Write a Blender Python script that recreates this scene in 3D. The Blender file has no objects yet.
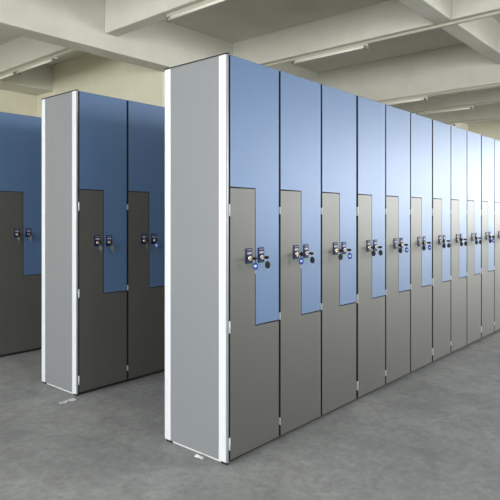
import bpy, bmesh, math, random
from mathutils import Vector, Matrix
random.seed(7)
C = bpy.context.scene
COL = C.collection

# ------------------------------------------------------------------ helpers
def srgb(r, g, b):
    f = lambda c: (c/255/12.92) if c/255 <= 0.04045 else ((c/255+0.055)/1.055)**2.4
    return (f(r), f(g), f(b), 1.0)

def box(bm, x0, x1, y0, y1, z0, z1, mi=0, bev=0.0):
    vs = [bm.verts.new(p) for p in ((x0,y0,z0),(x1,y0,z0),(x1,y1,z0),(x0,y1,z0),
                                    (x0,y0,z1),(x1,y0,z1),(x1,y1,z1),(x0,y1,z1))]
    fs = []
    for idx in ((0,3,2,1),(4,5,6,7),(0,1,5,4),(1,2,6,5),(2,3,7,6),(3,0,4,7)):
        f = bm.faces.new([vs[i] for i in idx]); f.material_index = mi; fs.append(f)
    if bev > 0:
        es = list({e for f in fs for e in f.edges})
        r = bmesh.ops.bevel(bm, geom=es, offset=bev, segments=2, affect='EDGES', profile=0.5)
        for f in r['faces']: f.material_index = mi
    return fs

def prism(bm, pts, y0, y1, mi=0, bev=0.0, edge=1):
    """polygon in XZ (counter-clockwise seen from -Y) extruded along Y"""
    a = [bm.verts.new((x, y0, z)) for x, z in pts]
    b = [bm.verts.new((x, y1, z)) for x, z in pts]
    n = len(pts); sides = []; fs = [bm.faces.new(a), bm.faces.new(b[::-1])]
    for i in range(n):
        j = (i+1) % n
        fs.append(bm.faces.new((a[j], a[i], b[i], b[j])))
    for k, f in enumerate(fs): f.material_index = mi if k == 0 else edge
    if bev > 0:
        es = [e for e in fs[0].edges]
        r = bmesh.ops.bevel(bm, geom=es, offset=bev, segments=1, affect='EDGES', profile=0.5)
        for f in r['faces']: f.material_index = edge
    return fs

def cyl(bm, p0, p1, r0, r1=None, seg=20, mi=0):
    p0, p1 = Vector(p0), Vector(p1)
    if r1 is None: r1 = r0
    d = p1-p0
    m = Matrix.Translation((p0+p1)/2) @ d.to_track_quat('Z', 'Y').to_matrix().to_4x4()
    r = bmesh.ops.create_cone(bm, cap_ends=True, cap_tris=False, segments=seg, radius1=r0, radius2=r1, depth=d.length, matrix=m)
    for f in {f for v in r['verts'] for f in v.link_faces}:
        f.material_index = mi
        f.smooth = len(f.verts) == 4

def make_mesh(name, bm):
    bmesh.ops.recalc_face_normals(bm, faces=bm.faces[:])
    me = bpy.data.meshes.new(name); bm.to_mesh(me); bm.free()
    return me

def obj(name, data, mats=(), parent=None, loc=(0,0,0)):
    if isinstance(data, bmesh.types.BMesh):
        data = make_mesh(name, data)
    if mats and not data.materials:
        for m in (mats if isinstance(mats, (list, tuple)) else [mats]): data.materials.append(m)
    o = bpy.data.objects.new(name, data); COL.objects.link(o)
    o.location = loc
    if parent: o.parent = parent
    return o

def thing(name, label, cat, loc=(0,0,0), group=None):
    o = bpy.data.objects.new(name, None); COL.objects.link(o)
    o.empty_display_size = 0.1
    o.location = loc; o['label'] = label; o['category'] = cat
    if group: o['group'] = group
    return o

def tag(o, label, cat, group=None):
    o['label'] = label; o['category'] = cat
    if group: o['group'] = group
    return o

def struct(name, bm, m, parent=None):
    o = obj(name, bm, m, parent)
    if parent is None: o['kind'] = 'structure'
    return o

# ------------------------------------------------------------------ materials
def mat(name, col, rough=0.5, metal=0.0, spec=0.5):
    m = bpy.data.materials.new(name); m.use_nodes = True
    b = m.node_tree.nodes['Principled BSDF']
    b.inputs['Base Color'].default_value = col
    b.inputs['Roughness'].default_value = rough
    b.inputs['Metallic'].default_value = metal
    b.inputs['Specular IOR Level'].default_value = spec
    return m

def N(nt, t, **kw):
    n = nt.nodes.new(t)
    for k, v in kw.items():
        if k in n.inputs: n.inputs[k].default_value = v
        else: setattr(n, k, v)
    return n

def noise_mix(m, c1, c2, scale, stretch=(1,1,1), detail=4, lo=.35, hi=.65, bump=0.0, bscale=None):
    """base colour from object-space noise between two colours, plus a little bump"""
    nt = m.node_tree; b = nt.nodes['Principled BSDF']
    tc = N(nt, 'ShaderNodeTexCoord'); mp = N(nt, 'ShaderNodeMapping')
    mp.inputs['Scale'].default_value = stretch
    nt.links.new(tc.outputs['Object'], mp.inputs['Vector'])
    no = N(nt, 'ShaderNodeTexNoise', Scale=scale, Detail=detail, Roughness=.6)
    nt.links.new(mp.outputs[0], no.inputs['Vector'])
    cr = N(nt, 'ShaderNodeValToRGB')
    cr.color_ramp.elements[0].position = lo; cr.color_ramp.elements[0].color = c1
    cr.color_ramp.elements[1].position = hi; cr.color_ramp.elements[1].color = c2
    nt.links.new(no.outputs[0], cr.inputs[0]); nt.links.new(cr.outputs[0], b.inputs['Base Color'])
    if bump:
        n2 = N(nt, 'ShaderNodeTexNoise', Scale=bscale or scale*4, Detail=3)
        nt.links.new(mp.outputs[0], n2.inputs['Vector'])
        bp = N(nt, 'ShaderNodeBump', Strength=bump, Distance=.01)
        nt.links.new(n2.outputs[0], bp.inputs['Height']); nt.links.new(bp.outputs[0], b.inputs['Normal'])
    return m

def sheet_metal(name, col, rough, metal, spec=.5, vary=.04):
    """painted steel with a very faint vertical grain"""
    m = mat(name, col, rough, metal, spec)
    lo = tuple(c*(1-vary) for c in col[:3])+(1,); hi = tuple(min(1, c*(1+vary)) for c in col[:3])+(1,)
    noise_mix(m, lo, hi, 3, stretch=(30, 30, .6), detail=2, bump=.03, bscale=8)
    return m

M = {}
M['grey_door'] = sheet_metal('grey_door_paint', srgb(83,83,79), .48, .25, vary=.012)
M['blue_door'] = sheet_metal('blue_door_paint', srgb(80,109,148), .48, .25, vary=.01)
for k in ('grey_door', 'blue_door'):
    b_ = M[k].node_tree.nodes['Principled BSDF']; b_.inputs['Coat Weight'].default_value = .42; b_.inputs['Coat Roughness'].default_value = .38
M['panel'] = sheet_metal('side_panel_paint', srgb(121,124,127), .45, .1, vary=.008)
M['white_strip'] = mat('white_edge_strip', srgb(198,201,206), .35, 0)
M['strip_edge'] = mat('aluminium_strip_edge', srgb(150,153,158), .35, .4)
M['dark'] = mat('dark_trim_and_gap_shade', srgb(16,16,20), .7)  # near-black feet and top edge, plus shade painted between and behind the doors
M['carcass'] = sheet_metal('carcass_paint', srgb(205,206,206), .5, 0, vary=.01)
M['hinge'] = mat('pale_zinc_hinge', srgb(200,203,207), .4, .2)
M['navy'] = mat('navy_lock_plate', srgb(16,18,66), .55, 0, .25)
M['print'] = mat('pale_lock_print', srgb(150,152,168), .5)
M['green'] = mat('green_reflection_line', srgb(60,140,70), .5)  # green reflection along the plate's lower edge, put in as colour
M['steel'] = mat('polished_lock_cylinder', srgb(215,210,195), .22, .9)
M['blade'] = mat('key_blade_nickel', srgb(150,148,145), .3, .9)
M['black'] = mat('black_key_plastic', srgb(14,14,18), .45, 0, .3)
M['bluetag'] = mat('blue_key_plastic', srgb(30,55,140), .45, 0, .3)
M['greytag'] = mat('grey_key_plastic', srgb(56,60,68), .45, 0, .3)
M['whitedot'] = mat('white_tag_print', srgb(165,178,215), .5)
M['tube'] = mat('unlit_fluorescent_tube', srgb(238,238,228), .3)
M['fitting'] = mat('cream_light_fitting', srgb(215,213,200), .4)
M['holder'] = mat('grey_lamp_holder', srgb(120,118,110), .4)
M['conduit'] = mat('cream_conduit', srgb(182,179,164), .5)
M['frame'] = mat('window_frame_white', srgb(225,226,222), .4)
M['scrap'] = mat('torn_white_film', srgb(248,248,248), .4)

ceil = mat('painted_ceiling_plaster', srgb(192,188,166), .85, 0, .2)
noise_mix(ceil, srgb(198,196,184), srgb(208,206,195), 1.3, bump=.08, bscale=25)
M['ceiling'] = ceil
wallm = mat('cream_wall_plaster', srgb(205,200,170), .85, 0, .2)
noise_mix(wallm, srgb(216,212,190), srgb(226,222,203), .9, bump=.08, bscale=25)
M['wall'] = wallm

def floor_material():
    m = mat('worn_concrete', srgb(128,128,125), .5, 0, .4)
    nt = m.node_tree; b = nt.nodes['Principled BSDF']
    tc = N(nt, 'ShaderNodeTexCoord')
    def noise(scale, detail, rough, dist=0.0, stretch=None, rot=0):
        n = N(nt, 'ShaderNodeTexNoise', Scale=scale, Detail=detail, Roughness=rough, Distortion=dist)
        if stretch:
            mp = N(nt, 'ShaderNodeMapping'); mp.inputs['Scale'].default_value = stretch
            mp.inputs['Rotation'].default_value = (0,0,rot)
            nt.links.new(tc.outputs['Object'], mp.inputs[0]); nt.links.new(mp.outputs[0], n.inputs['Vector'])
        else: nt.links.new(tc.outputs['Object'], n.inputs['Vector'])
        return n
    def ramp(n, lo, c1, hi, c2):
        cr = N(nt, 'ShaderNodeValToRGB')
        cr.color_ramp.elements[0].position = lo; cr.color_ramp.elements[0].color = c1
        cr.color_ramp.elements[1].position = hi; cr.color_ramp.elements[1].color = c2
        nt.links.new(n.outputs[0], cr.inputs[0]); return cr
    def mix(kind, fac, a, c):
        x = N(nt, 'ShaderNodeMix', data_type='RGBA', blend_type=kind)
        if isinstance(fac, float): x.inputs[0].default_value = fac
        else: nt.links.new(fac, x.inputs[0])
        nt.links.new(a, x.inputs[6])
        if isinstance(c, tuple): x.inputs[7].default_value = c
        else: nt.links.new(c, x.inputs[7])
        return x.outputs[2]
    big = ramp(noise(1.3, 6, .62, .4), .34, srgb(127,129,131), .66, srgb(152,153,154))
    mid = ramp(noise(6, 7, .68, .8), .38, (.85,.85,.85,1), .62, (1.07,1.07,1.07,1))
    fine = ramp(noise(24, 7, .8), .40, (.86,.86,.86,1), .60, (1.10,1.10,1.10,1))
    sweep = ramp(noise(5, 5, .7, .6, (1, .28, 1), .7), .50, (0,0,0,1), .78, (1,1,1,1))
    stain = ramp(noise(2.1, 8, .75, 1.0), .60, (0,0,0,1), .78, (1,1,1,1))
    c = mix('MULTIPLY', 1.0, big.outputs[0], mid.outputs[0])
    c = mix('MULTIPLY', 1.0, c, fine.outputs[0])
    c = mix('MIX', sweep.outputs[0], c, srgb(160,160,156)) if False else c
    sm = N(nt, 'ShaderNodeMath', operation='MULTIPLY'); sm.inputs[1].default_value = .35
    nt.links.new(sweep.outputs[0], sm.inputs[0])
    c = mix('MIX', sm.outputs[0], c, srgb(174,174,173))
    st = N(nt, 'ShaderNodeMath', operation='MULTIPLY'); st.inputs[1].default_value = .4
    nt.links.new(stain.outputs[0], st.inputs[0])
    c = mix('MIX', st.outputs[0], c, srgb(100,100,99))
    # hairline cracks
    vo = N(nt, 'ShaderNodeTexVoronoi', feature='DISTANCE_TO_EDGE', Scale=.55)
    wn = noise(2.5, 4, .6)
    va = N(nt, 'ShaderNodeVectorMath', operation='ADD'); vs = N(nt, 'ShaderNodeVectorMath', operation='SCALE')
    vs.inputs['Scale'].default_value = .35
    nt.links.new(wn.outputs['Color'], vs.inputs[0]); nt.links.new(vs.outputs[0], va.inputs[0]); nt.links.new(tc.outputs['Object'], va.inputs[1])
    nt.links.new(va.outputs[0], vo.inputs['Vector'])
    cr = ramp(vo, 0.0, (.12,.12,.12,1), .004, (0,0,0,1))
    c = mix('MIX', cr.outputs[0], c, srgb(88,88,86))
    # small pits
    vp = N(nt, 'ShaderNodeTexVoronoi', Scale=3.2); nt.links.new(tc.outputs['Object'], vp.inputs['Vector'])
    pr = ramp(vp, .0, (.7,.7,.7,1), .035, (0,0,0,1))
    c = mix('MIX', pr.outputs[0], c, srgb(70,68,64))
    nt.links.new(c, b.inputs['Base Color'])
    rr = N(nt, 'ShaderNodeMapRange'); rr.inputs[3].default_value = .36; rr.inputs[4].default_value = .62
    n6 = noise(4, 5, .6); nt.links.new(n6.outputs[0], rr.inputs[0]); nt.links.new(rr.outputs[0], b.inputs['Roughness'])
    bp = N(nt, 'ShaderNodeBump', Strength=.12, Distance=.01)
    nt.links.new(noise(30, 6, .65).outputs[0], bp.inputs['Height']); nt.links.new(bp.outputs[0], b.inputs['Normal'])
    return m
M['floor'] = floor_material()

def sky_pane(name, strength):
    m = bpy.data.materials.new(name); m.use_nodes = True
    nt = m.node_tree; nt.nodes.clear()
    out = N(nt, 'ShaderNodeOutputMaterial'); em = N(nt, 'ShaderNodeEmission', Strength=strength)
    em.inputs[0].default_value = (.93, .97, 1, 1)
    nt.links.new(em.outputs[0], out.inputs[0]); return m
M['pane'] = sky_pane('bright_daylight_pane', 4.5)

# ------------------------------------------------------------------ the room
X0, X1, Y0, Y1 = -7.0, 14.0, -7.0, 7.6
SLAB = 3.80
bm = bmesh.new(); box(bm, X0-.2, X1+.2, Y0-.2, Y1+.2, -.15, 0); struct('floor', bm, M['floor'])
bm = bmesh.new(); box(bm, X0-.2, X1+.2, Y0-.2, Y1+.2, SLAB, SLAB+.2); struct('ceiling', bm, M['ceiling'])

def wall_with_windows(name, axis, pos, out, a0, a1, wins, z0, z1):
    """wall on plane axis=pos (thickness .2 outward), openings at wins [(s0,s1)]"""
    bm = bmesh.new()
    p0, p1 = (pos, pos+out*.2) if out > 0 else (pos-.2, pos)
    def b(s0, s1, c0, c1):
        if s1-s0 < 1e-4: return
        if axis == 'x': box(bm, p0, p1, s0, s1, c0, c1)
        else: box(bm, s0, s1, p0, p1, c0, c1)
    if wins:
        b(a0, a1, 0, z0); b(a0, a1, z1, SLAB)
        s = a0
        for w in wins: b(s, w[0], z0, z1); s = w[1]
        b(s, a1, z0, z1)
    else: b(a0, a1, 0, SLAB)
    return struct(name, bm, M['wall'])

wn = [0]
def window(axis, pos, out, s0, s1, z0, z1):
    wn[0] += 1
    bm = bmesh.new(); t = .06
    q0, q1 = sorted((pos+out*.06, pos+out*.12))
    def b(u0, u1, c0, c1):
        if axis == 'x': box(bm, q0, q1, u0, u1, c0, c1)
        else: box(bm, u0, u1, q0, q1, c0, c1)
    b(s0, s1, z0, z0+t); b(s0, s1, z1-t, z1); b(s0, s0+t, z0+t, z1-t); b(s1-t, s1, z0+t, z1-t)
    n = max(1, round((s1-s0)/1.0))
    for k in range(1, n):
        c = s0+(s1-s0)*k/n; b(c-.025, c+.025, z0+t, z1-t)
    b(s0+t, s1-t, z0+(z1-z0)*.66, z0+(z1-z0)*.66+.05)
    w = struct('window_%d' % wn[0], bm, M['frame'])
    bm = bmesh.new(); r0, r1 = sorted((pos+out*.13, pos+out*.14))
    if axis == 'x': box(bm, r0, r1, s0+.01, s1-.01, z0+.01, z1-.01)
    else: box(bm, s0+.01, s1-.01, r0, r1, z0+.01, z1-.01)
    g = obj('pane', bm, M['pane'], w)
    return w

def area(name, loc, rot, sx, sy, power, col=(1,1,1)):
    l = bpy.data.lights.new(name, 'AREA'); l.shape = 'RECTANGLE'; l.size = sx; l.size_y = sy
    l.energy = power; l.color = col
    o = bpy.data.objects.new(name, l); COL.objects.link(o); o.location = loc; o.rotation_euler = rot
    return o

WZ0, WZ1 = 1.0, 3.1
right_w = [(-6.2, -3.6), (-3.2, -.5)]
left_w = [(-6.0, -3.2), (-2.6, .4), (1.0, 4.0)]
front_w = [(-6.2, -3.2), (-2.4, 1.0), (1.8, 5.2), (6.0, 9.4), (10.2, 13.4)]
wall_with_windows('wall_right', 'x', X1, 1, Y0-.2, Y1+.2, right_w, WZ0, WZ1)
wall_with_windows('wall_left', 'x', X0, -1, Y0-.2, Y1+.2, left_w, WZ0, WZ1)
wall_with_windows('wall_front', 'y', Y0, -1, X0, X1, front_w, WZ0, WZ1)
wall_with_windows('wall_back', 'y', Y1, 1, X0, X1, [], 0, 0)
for a, b in right_w: window('x', X1, 1, a, b, WZ0, WZ1)
for a, b in left_w: window('x', X0, -1, a, b, WZ0, WZ1)
for a, b in front_w: window('y', Y0, -1, a, b, WZ0, WZ1)
PI = math.pi
DAY = (.98, .99, 1.0)
for a, b in right_w: area('window_daylight', (X1-.05, (a+b)/2, 2.05), (0, PI/2, 0), 2.0, b-a-.1, 98, DAY)
for a, b in left_w: area('window_daylight', (X0+.05, (a+b)/2, 2.05), (0, -PI/2, 0), 2.0, b-a-.1, {-6.0: 110, -2.6: 230, 1.0: 230}[a], DAY)
for a, b in front_w: area('window_daylight', ((a+b)/2, Y0+.05, 2.05), (PI/2, 0, 0), b-a-.1, 2.0, {-6.2: 42, -2.4: 36, 1.8: 34, 6.0: 70, 10.2: 440}[a], DAY)

# beams
CROSS_Z, GIRD_Z = 3.395, 3.20
def beam(x0, x1, y0, y1, z):
    bm = bmesh.new(); box(bm, x0, x1, y0, y1, z, SLAB+.02, bev=.012)
    o = obj('ceiling_beam', bm, M['ceiling']); o['kind'] = 'structure'; return o
beam(X0, X1, 3.85, 4.13, GIRD_Z)          # deep girder behind the third row
beam(X0, X1, 7.05, 7.6, 3.36)             # beam along the back wall
beam(X0, 6.43, .52, .73, CROSS_Z); beam(6.73, X1, .52, .73, CROSS_Z)           # beam above the front row
beam(X0, 6.43, -3.3, -3.05, CROSS_Z); beam(6.73, X1, -3.3, -3.05, CROSS_Z)
for cx, cz, hw in ((-4.9,CROSS_Z,.09), (-2.6,CROSS_Z,.09), (-.25,CROSS_Z,.09), (2.0,CROSS_Z,.09), (4.25,CROSS_Z,.09), (6.58,3.13,.14), (8.52,3.27,.10), (10.70,3.35,.10)):
    for ya, yb in ((-6.99, -3.3), (-3.05, .52), (.73, 3.85), (4.13, 7.05)):
        if cz < 3.2:
            if ya > -7 and ya < -6: beam(cx-hw, cx+hw, -6.99, 3.85, cz)
            elif ya > 4: beam(cx-hw, cx+hw, ya, yb, cz)
        else: beam(cx-hw, cx+hw, ya, yb, cz)
bm = bmesh.new(); box(bm, 3.04, 3.28, 4.13, 7.6, 0, SLAB); struct('wall_partition', bm, M['wall'])

# ------------------------------------------------------------------ strip lights and conduits
def conduit(x, y0, y1, z, label, cable=0):
    bm = bmesh.new(); box(bm, x-.02, x+.02, y0, y1, z-.03, z, bev=.004)
    if cable:
        y = y0+.5
        while y < y1: cyl(bm, (x, y, z), (x, y, SLAB), .005, seg=8); y += 1.6
    return tag(obj('lighting_conduit', bm, M['conduit']), label, 'conduit', 'conduits carrying the strip lights')
def strip_light(x, y0, y1, z, label, side=-1):
    t = thing('strip_light', label, 'ceiling light', (x, (y0+y1)/2, z), 'unlit fluorescent strip lights')
    L = (y1-y0)/2
    bm = bmesh.new(); box(bm, -.016, .016, -L, L, -.030, 0, bev=.004); obj('batten', bm, M['fitting'], t)
    tx = side*.055
    for s in (-1, 1):
        bm = bmesh.new(); box(bm, tx-.016, .016, s*L-.016, s*L+.016, -.066, -.030, bev=.005)
        obj('lamp_holder', bm, M['holder'], t)
    bm = bmesh.new(); cyl(bm, (tx, -L+.016, -.048), (tx, L-.016, -.052), .0105, seg=16); obj('tube', bm, M['tube'], t)
    return t
ZT = CROSS_Z
LX = -1.9635; LY = -1.849
conduit(2.0, .80, 2.80, ZT, 'cream conduit under the cross beam above the end of the front row')
conduit(2.0, 4.16, 7.0, ZT, 'cream conduit in the bay behind the deep girder, upper left of the view')
conduit(4.25, -3.0, 3.8, ZT, 'long cream conduit crossing under the beam above the front row')
conduit(6.50, -3.0, 3.8, 3.13, 'cream conduit under the deep cross beam, third from the camera')
conduit(8.46, -3.0, 3.8, 3.27, 'cream conduit fourth from the camera above the far lockers')
conduit(10.65, -3.0, 3.8, 3.35, 'cream conduit farthest from the camera near the bright bay')
strip_light(2.0, 1.60, 2.74, ZT-.03, 'unlit strip light above the near end panel of the front row')
strip_light(2.0, 5.10, 6.15, ZT-.03, 'unlit strip light seen past the deep girder, above the second row')
strip_light(2.0, 6.20, 6.98, ZT-.03, 'unlit strip light by the back wall at the left edge of the view')
strip_light(4.25, 1.62, 2.74, ZT-.03, 'unlit strip light above the second and third columns of the front row')
strip_light(6.50, 1.82, 2.92, 3.10, 'unlit strip light above the fifth locker column of the front row')
strip_light(8.46, 1.78, 2.85, 3.24, 'unlit strip light above the sixth locker column of the front row')
strip_light(10.65, 2.95, 3.75, 3.32, 'farthest unlit strip light above the seventh locker column')

# ------------------------------------------------------------------ lockers
ORD = ['first','second','third','fourth','fifth','sixth','seventh','eighth','ninth','tenth','eleventh','twelfth']
def key_colour(c): return {'black': M['black'], 'blue': M['bluetag'], 'grey': M['greytag']}[c]

class RowKit:
    """shared meshes of one row: every column is one grey L door and one blue L door"""
    def __init__(s, H, w):
        s.H, s.w = H, w; k = H/2.0; s.k = k
        g = .007; mid = w*.492; zt = 1.352*k; zb = .650*k; b0, t1 = .022, H-.004
        bm = bmesh.new()   # grey door: full width low, narrow left arm up to zt
        prism(bm, [(g, b0), (w-g, b0), (w-g, zb-.003), (mid-.003, zb-.003), (mid-.003, zt-.003), (g, zt-.003)], 0, .020, bev=.0012)
        s.grey = make_mesh('lower_door', bm); s.grey.materials.append(M['grey_door']); s.grey.materials.append(M['dark'])  # door side faces near-black: seam shade painted on, blue doors too
        bm = bmesh.new()
        prism(bm, [(mid+.002, zb+.002), (w-g, zb+.002), (w-g, t1), (g, t1), (g, zt+.002), (mid+.002, zt+.002)], 0, .020, bev=.0012)
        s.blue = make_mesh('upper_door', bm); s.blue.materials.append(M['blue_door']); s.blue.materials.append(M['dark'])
        bm = bmesh.new()   # hinge: two leaves and a knuckle
        box(bm, .0005, .0022, .001, .018, -.028, .028); box(bm, .0048, .0068, -.0012, .003, -.028, .028)
        cyl(bm, (.0036, -.001, -.030), (.0036, -.001, .030), .0030, seg=12)
        s.hinge = make_mesh('hinge', bm); s.hinge.materials.append(M['hinge'])
        bm = bmesh.new()
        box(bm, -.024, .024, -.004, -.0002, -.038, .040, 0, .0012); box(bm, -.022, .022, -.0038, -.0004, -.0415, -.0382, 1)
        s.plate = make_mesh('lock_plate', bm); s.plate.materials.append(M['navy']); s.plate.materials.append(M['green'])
        bm = bmesh.new()
        box(bm, -.016, .016, -.0052, -.0041, .010, .021)
        for i in range(6): box(bm, -.016+i*.006, -.0125+i*.006, -.0052, -.0041, .029, .0335)
        s.print = make_mesh('number_strip', bm); s.print.materials.append(M['print'])
        bm = bmesh.new()
        cyl(bm, (0, -.004, -.010), (0, -.010, -.010), .0125, .0115, 24); cyl(bm, (0, -.010, -.010), (0, -.0145, -.010), .0085, .008, 24)
        s.cyl = make_mesh('lock_cylinder', bm); s.cyl.materials.append(M['steel'])

def build_unit(kit, name_label, origin, offs, group, first=False, D=.466):
    """one free standing cabinet; offs = x position of each column inside the unit, last = width"""
    t = thing('locker_cabinet', name_label, 'locker', origin, group)
    W = offs[-1]; H = kit.H
    bm = bmesh.new()
    x0 = 0.0
    box(bm, .001, W-.003, .032, D, .0, H-.002)
    obj('carcass', bm, M['carcass'], t)
    bm = bmesh.new(); box(bm, .001, W-.003, .024, .032, .0, H-.002); obj('gap_shade_sheet', bm, M['dark'], t)  # dark sheet added behind the doors, shade of the gaps in its colour
    bm = bmesh.new(); box(bm, .001, W-.003, .024, D, H-.0018, H+.001)
    obj('top_panel', bm, M['panel'], t)
    if first:
        bm = bmesh.new(); box(bm, -.009, .0, .052, D-.045, .012, H-.001, bev=.001)
        sp = obj('side_panel', bm, M['panel'], t)
        for (ya, yb) in ((.011, .060), (D-.046, D)):
            bm = bmesh.new(); box(bm, -.0125, -.0005, ya, yb, .012, H-.002, 0, .003)
            if ya < .02: box(bm, -.0115, -.0012, ya-.008, ya-.0002, .014, H-.004, 1)
            q = obj('edge_strip', bm, [M['white_strip'], M['strip_edge']], sp)
            q['label'] = 'white upright edge strip of the grey side panel'
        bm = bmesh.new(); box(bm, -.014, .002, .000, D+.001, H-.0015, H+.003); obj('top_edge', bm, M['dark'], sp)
        for yy in (.02, D-.04):
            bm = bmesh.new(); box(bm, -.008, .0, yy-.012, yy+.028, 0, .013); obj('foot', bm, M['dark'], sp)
    for i in range(len(offs)-1):
        xa = offs[i] + (.003 if i == 0 and not first else 0); xb = offs[i+1] - (.004 if i == len(offs)-2 else 0)
        x = xa; sx = (xb-xa)/kit.w
        g = obj('lower_door', kit.grey, parent=t, loc=(x, 0, 0)); g.scale = (sx, 1, 1); g['label'] = 'grey L-shaped lower door'
        b = obj('upper_door', kit.blue, parent=t, loc=(x, 0, 0)); b.scale = (sx, 1, 1); b['label'] = 'blue L-shaped upper door'
        for z in (1.24, .67, .102):
            if i and z < .2 and i != 1: continue
            h = obj('hinge', kit.hinge, parent=g, loc=(0 if i == 0 else .001, 0, z*kit.k))
            if i: h.scale = (.42, 1, .66)
        for d, lx in ((g, .145), (b, .240)):
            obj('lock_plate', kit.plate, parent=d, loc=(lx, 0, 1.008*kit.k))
            obj('number_strip', kit.print, parent=d, loc=(lx, 0, 1.008*kit.k))
            obj('lock_cylinder', kit.cyl, parent=d, loc=(lx, 0, 1.008*kit.k))
    return t

# --- keys (one key standing in the lock, a second one hanging from its ring)
def disc(bm, c, rx, rz, th, rotz, mi=0):
    seg = 20; R = Matrix.Rotation(rotz, 3, 'Z'); c = Vector(c)
    a = [bm.verts.new(c+R@Vector((rx*math.cos(2*PI*i/seg), -th/2, rz*math.sin(2*PI*i/seg)))) for i in range(seg)]
    b = [bm.verts.new(c+R@Vector((rx*math.cos(2*PI*i/seg), th/2, rz*math.sin(2*PI*i/seg)))) for i in range(seg)]
    for f in [bm.faces.new(a), bm.faces.new(b[::-1])]+[bm.faces.new((a[(i+1)%seg], a[i], b[i], b[(i+1)%seg])) for i in range(seg)]:
        f.material_index = mi
CACHE = {}
def key_meshes(hang, head, style):
    k = (hang, head, style)
    if k in CACHE: return CACHE[k]
    turn = {0: PI/2, 1: PI*.28, 2: PI*.42}[style]       # which way the bow of the inserted key faces
    out = .045 if style == 0 else .040
    parts = []
    bm = bmesh.new(); box(bm, -.0011, .0011, -.028, -.0148, -.004, .004); parts.append(('blade', make_mesh('blade', bm), M['blade']))
    bm = bmesh.new()
    disc(bm, (0, -.028-.5*(out-.028)-.004, 0), .013 if style else .014, .0125 if style else .008, .004, turn)
    box(bm, -.003, .003, -.031, -.026, -.005, .005)
    parts.append(('key_head', make_mesh('key_head', bm), key_colour(head)))
    y = -out+.004
    bm = bmesh.new()   # split ring
    seg, rs = 20, 6; R = .0085; rr = .0009; cz = -.011
    grid = [[bm.verts.new(((0)+math.cos(2*PI*j/rs)*rr, y+(R+math.sin(2*PI*j/rs)*rr)*math.cos(2*PI*i/seg), cz+(R+math.sin(2*PI*j/rs)*rr)*math.sin(2*PI*i/seg))) for j in range(rs)] for i in range(seg)]
    for i in range(seg):
        for j in range(rs): bm.faces.new((grid[i][j], grid[(i+1)%seg][j], grid[(i+1)%seg][(j+1)%rs], grid[i][(j+1)%rs]))
    parts.append(('ring', make_mesh('ring', bm), M['blade']))
    bm = bmesh.new(); yy = y-.002
    face = -PI*.28
    disc(bm, (0, yy, -.038), .0135, .0195, .006, face)
    if hang == 'blue':
        disc(bm, (0, yy, -.037), .008, .006, .0072, face, 1)
    me = make_mesh('hanging_head', bm); me.materials.append(key_colour(hang)); me.materials.append(M['whitedot'])
    parts.append(('spare_key_head', me, None))
    bm = bmesh.new(); box(bm, -.003, .003, yy-.001, yy+.001, -.077, -.057); parts.append(('spare_key_blade', make_mesh('spare_blade', bm), M['blade']))
    CACHE[k] = parts
    return parts
def place_key(x, y, z, hang, head, style, label, group, tilt=0):
    t = thing('key', label, 'key', (x, y, z), group)
    for n, me, m in key_meshes(hang, head, style):
        o = obj(n, me, m if m else (), t)
        if n == 'spare_key_head': o['label'] = '%s plastic head of the hanging spare key' % hang
    t.rotation_euler = (0, tilt, 0)

# front row
G1 = 'locker cabinets of the front row'
seams1 = [0, .398, .800, 1.216, 1.608, 2.008, 2.416, 2.806, 3.192, 3.580, 3.972, 4.366, 4.760]
kit1 = RowKit(2.0, .400)
ulab = ['nearest front-row locker cabinet with grey side panel and white edge strips',
        'second front-row locker cabinet from the near end, blue and grey doors',
        'third front-row locker cabinet from the near end, doors paler with glare',
        'fourth front-row locker cabinet, brightest and cut by the right picture edge']
for u in range(4):
    o = seams1[u*3]; offs = [seams1[u*3+i]-o for i in range(4)]
    build_unit(kit1, ulab[u], (o, 0, 0), offs, G1, first=(u == 0))
# hang colour, head colour, style for grey lock then blue lock of each column
K1 = [(('blue','black',0),('black','black',0)), (('blue','black',2),('black','black',0)), (('black','black',1),('blue','black',0)),
      (('black','black',1),('black','black',0)), (('black','black',2),('blue','black',0)), (('black','black',1),('blue','black',0)),
      (('black','black',1),('black','black',0)), (('black','black',2),('black','black',0)), (('black','black',1),('black','black',0)),
      (('black','black',1),('blue','black',2)), (('black','black',1),('black','black',0)), (('black','black',1),('black','black',0))]
def hcol(h): return {'blue': 'blue', 'black': 'black', 'grey': 'grey'}[h]
def keys_for(seams, y, kit, KS, rowname, group):
    for i, (a, b) in enumerate(KS):
        if i+1 >= len(seams): break
        sx = (seams[i+1]-seams[i])/kit.w
        for (h, hd, st), lx, door in ((a, .145, 'grey'), (b, .240, 'blue')):
            lab = 'key with hanging %s spare in the %s door lock, %s column of the %s' % (hcol(h), door, ORD[i], rowname)
            place_key(seams[i]+lx*sx, y, 0.998*kit.k, h, hd, st, lab, group, tilt=random.uniform(-.12, .12))
keys_for(seams1, 0, kit1, K1, 'front row', 'keys left in the front row locks')

# second row
P2, x2 = 1.474, .090
kit2 = RowKit(2.055, .400)
seams2 = [x2+.4*i for i in range(7)]
build_unit(kit2, 'middle-row locker cabinet with grey side panel, behind the front row', (x2, P2, 0), [0,.4,.8,1.2], 'locker cabinets of the middle row', True)
build_unit(kit2, 'middle-row locker cabinet farther in, hidden behind the front row', (x2+1.2, P2, 0), [0,.4,.8,1.2], 'locker cabinets of the middle row')
keys_for(seams2[:4], P2, kit2, [(('grey','black',2),('grey','black',1)), (('black','black',2),('blue','black',1)), (('black','black',1),('black','black',0))], 'middle row', 'keys left in the middle row locks')
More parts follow.
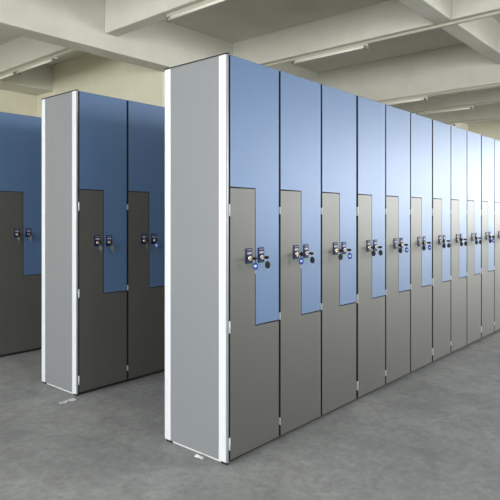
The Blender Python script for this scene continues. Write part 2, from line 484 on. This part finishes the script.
# third row
P3, x3 = 2.868, .190
kit3 = RowKit(2.10, .400)
off3 = [0, .44, .84, 1.24]; seams3 = [x3+o for o in off3]
build_unit(kit3, 'rear-row locker cabinet at the left picture edge, dark blue and grey', (x3, P3, 0), off3, 'locker cabinets of the rear row', True)
build_unit(kit3, 'rear-row locker cabinet farther in, hidden behind the middle row', (x3+1.24, P3, 0), [0,.4,.8,1.2], 'locker cabinets of the rear row')
keys_for(seams3[:3], P3, kit3, [(('black','black',2),('grey','black',1)), (('black','black',1),('black','black',0))], 'rear row', 'keys left in the rear row locks')

# ------------------------------------------------------------------ scraps on the floor
def scrap(x, y, rz, L, W, label, seed):
    rnd = random.Random(seed); bm = bmesh.new(); n = 7
    top = []
    for i in range(n):
        u = -L/2+L*i/(n-1); w = W/2*(.6+.5*rnd.random()); h = .003+.010*rnd.random()
        top.append((bm.verts.new((u, -w, h*.4+.001)), bm.verts.new((u, 0, h+.002)), bm.verts.new((u, w, .001))))
    for i in range(n-1):
        for j in range(2): bm.faces.new((top[i][j], top[i+1][j], top[i+1][j+1], top[i][j+1]))
    r = bmesh.ops.solidify(bm, geom=bm.faces[:], thickness=.001)
    mn = min(v.co.z for v in bm.verts)
    for v in bm.verts: v.co.z -= mn
    o = obj('film_scrap', bm, M['scrap'], None, (x, y, 0)); o.rotation_euler = (0, 0, rz)
    tag(o, label, 'scrap')
SCR = [(-.025, 1.435, .08, .12, .06), (-.034, .17, -1.35, .05, .03), (-.25, 2.05, .4, .045, .03)]
scrap(*SCR[0], 'torn white plastic scrap on the floor at the corner of the middle row', 3)
scrap(*SCR[1], 'tiny white scrap under the grey side panel of the front row', 5)
scrap(*SCR[2], 'small pale scrap on the floor left of the middle row', 8)

# ------------------------------------------------------------------ world + camera
w = bpy.data.worlds.new('World'); C.world = w; w.use_nodes = True
w.node_tree.nodes['Background'].inputs[0].default_value = (.8, .87, 1, 1)
w.node_tree.nodes['Background'].inputs[1].default_value = .3
cam = bpy.data.cameras.new('camera'); co = bpy.data.objects.new('camera', cam); COL.objects.link(co)
cam.sensor_fit = 'HORIZONTAL'; cam.sensor_width = 36
cam.lens = 36*554.8256/500
cam.shift_x = -2.7811/500
cam.shift_y = -34.807/500
co.location = (-1.9635, -1.8492, 1.215)
co.rotation_euler = (PI/2, 0, -.8579)
cam.clip_start = .05
C.camera = co
C.view_settings.view_transform = 'Standard'
C.view_settings.look = 'None'
C.view_settings.exposure = 0
